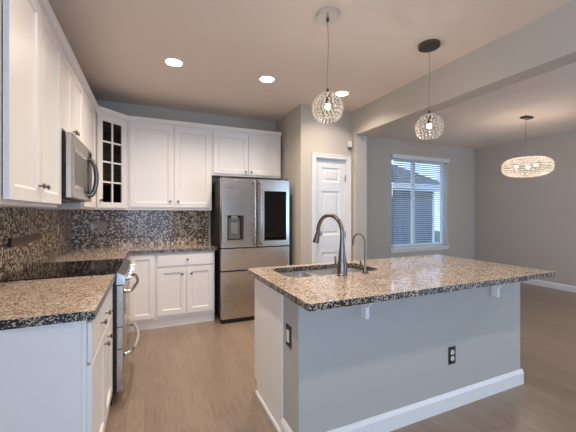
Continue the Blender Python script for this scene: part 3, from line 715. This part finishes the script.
# ------------------------------------------------------------------ ceiling lights
def can(x, y, label, power=11, color=WARM):
    t = thing('recessed_light', label, 'ceiling light', (x, y, CEIL), 0, 'recessed ceiling lights')
    b = BM(); n = 32
    lathe(b, (0, 0, 0), [(.072, -.0005), (.094, -.0005), (.094, -.005), (.078, -.009), (.072, -.004), (.072, -.0005)], 'z', n); obj('trim_ring', b, M['trim'], t, True)
    b = BM(); cyl(b, (0, 0, -.003), .072, .004, 'z', n); obj('lens', b, M['can'], t)
    l = light('recessed_lamp', 'AREA', (0, 0, -.012), (0, 0, 0), power, color, shape='DISK', size=.13, spread=math.radians(140)); l.parent = t
    return t
can(1.078, 3.10, 'leftmost glowing recessed light in the kitchen ceiling')
can(1.996, 3.10, 'middle glowing recessed light in the kitchen ceiling')
can(2.935, 3.12, 'glowing recessed light behind the nearest globe pendant', 6)
can(2.0, .30, 'recessed light in the ceiling near the camera, over the left half of the island side', 3.5, (1, .90, .80))
can(1.078, 1.68, 'added recessed light, unseen, between the camera and the near wall cabinets', 8)  # unseen lamp added to brighten left cabinets, counter and island end
can(5.9, .30, 'unseen recessed light in the dining ceiling toward the camera side', 12, (1, .88, .76))  # unseen lamp giving warm fill to the dining walls
can(2.95, .30, 'recessed light in the ceiling near the camera, over the right half of the island side', 7, (1, .90, .80))

# ------------------------------------------------------------------ pendants
def beads(bm, fn, rows, size):
    for pos, s in fn:
        r = bmesh.ops.create_icosphere(bm, subdivisions=1, radius=s, matrix=Matrix.Translation(pos))
def globe_pendant(x, y, zc, label, canopy, canopy_r=.085):
    t = thing('globe_pendant', label, 'pendant light', (x, y, CEIL), 0, 'globe pendants over the island')
    b = BM(); lathe(b, (0, 0, 0), [(0, -.001), (canopy_r, -.001), (canopy_r, -.024), (canopy_r - .004, -.028), (0, -.030)], 'z', 36)
    cn = obj('canopy', b, canopy, t, True)
    b = BM(); lathe(b, (0, 0, 0), [(0, -.0305), (.012, -.0305), (.010, -.045), (.004, -.058), (0, -.058)], 'z', 16); obj('cord_grip', b, M['bronze'], cn, True)
    R = .104; dz = zc - CEIL
    pts = smooth_curve([(0, 0, -.05), (.006, 0, dz * .35), (-.005, .002, dz * .7), (0, 0, dz + R + .035)], 8); obj('cord', tube(BM(), pts, .0022, 6), M['cord'], t, True)
    b = BM(); cyl(b, (0, 0, dz + R + .018), .009, .034, 'z', 14); cyl(b, (0, 0, dz + R * .62), .014, .07, 'z', 14); obj('socket', b, M['bronze'], t)
    sh = BM(); wr = BM(); nr = 10
    for i in range(nr):
        lat = math.radians(76 - i * (76 + 50) / (nr - 1))
        zr = R * math.sin(lat); rr = R * math.cos(lat); n = max(8, int(2 * PI * rr / .0275))
        for k in range(n):
            a = 2 * PI * (k + .5 * (i % 2)) / n
            bmesh.ops.create_icosphere(sh, subdivisions=1, radius=.0098, matrix=Matrix.Translation((rr * math.cos(a), rr * math.sin(a), dz + zr)))
        m_ = 24
        tube(wr, [(rr * math.cos(2 * PI * k / m_), rr * math.sin(2 * PI * k / m_), dz + zr) for k in range(m_ + 1)], .0016, 5)
    for k in range(10):
        a = 2 * PI * k / 10; tube(wr, [(R * math.cos(math.radians(l)) * math.cos(a), R * math.cos(math.radians(l)) * math.sin(a), dz + R * math.sin(math.radians(l))) for l in range(88, -55, -11)], .0018, 5)
    s = obj('crystal_shade', sh, M['crystal'], t); s['kind'] = 'stuff'
    obj('wire_frame', wr, M['bronze'], t)
    b = BM(); bmesh.ops.create_uvsphere(b, u_segments=14, v_segments=10, radius=.020, matrix=Matrix.Translation((0, 0, dz + .012)) @ Matrix.Diagonal((1, 1, 1.3, 1)))
    obj('bulb', b, M['bulb'], t, True)
    l = light('pendant_lamp', 'POINT', (0, 0, dz + .012), (0, 0, 0), 20, (1, .89, .76), shadow_soft_size=.022); l.parent = t
    return t
globe_pendant(2.024, 1.92, 2.075, 'crystal globe pendant nearest the camera, left of the two over the island', M['canopy_light'])
globe_pendant(3.002, 1.92, 2.047, 'crystal globe pendant right of the two over the island, beside the beam', M['canopy_dark'])
t = thing('oval_pendant', 'wide oval crystal pendant hanging in the dining area', 'pendant light', (5.905, 2.79, CEIL))
b = BM(); box(b, -.085, .085, -.045, .045, -.028, -.001, .004); obj('canopy', b, M['bronze'], t)
dz = 2.005 - CEIL; A, Bz = .305, .135
obj('cord', tube(BM(), smooth_curve([(-.02, 0, -.028), (-.02, 0, dz * .5), (-.045, 0, dz * .62), (-.01, 0, dz * .70), (-.03, 0, dz + Bz + .01)], 8), .003, 6), M['cord'], t, True)
b = BM()
for q in (-.03, .03): tube(b, [(q, 0, -.028), (q, 0, dz * .45)], .0015, 6)
sh = BM(); wr = BM(); nr = 13
for i in range(nr):
    th = math.radians(-78 + i * 156 / (nr - 1))
    cz_, sz_ = math.cos(th), math.sin(th)
    rr = A * abs(cz_) ** .62; zr = Bz * (abs(sz_) ** .85) * (1 if sz_ > 0 else -1)
    n = max(12, int(2 * PI * rr / .030))
    for k in range(n):
        a = 2 * PI * (k + .5 * (i % 2)) / n
        bmesh.ops.create_icosphere(sh, subdivisions=1, radius=.0108, matrix=Matrix.Translation((rr * math.cos(a), rr * math.sin(a), dz + zr)))
    tube(wr, [(rr * math.cos(2 * PI * k / 32), rr * math.sin(2 * PI * k / 32), dz + zr) for k in range(33)], .0013, 5)
s = obj('crystal_shade', sh, M['crystal'], t); s['kind'] = 'stuff'
obj('wire_frame', wr, M['wire'], t); obj('support_wire', b, M['wire'], t)
for k in range(3):
    a = 2 * PI * k / 3 + .4; bx_, by_ = .13 * math.cos(a), .13 * math.sin(a)
    b = BM(); bmesh.ops.create_uvsphere(b, u_segments=12, v_segments=8, radius=.020, matrix=Matrix.Translation((bx_, by_, dz + .01)))
    obj('bulb', b, M['bulb'], t, True)
    l = light('pendant_lamp', 'POINT', (bx_, by_, dz + .01), (0, 0, 0), 14, (1, .82, .66), shadow_soft_size=.022); l.parent = t
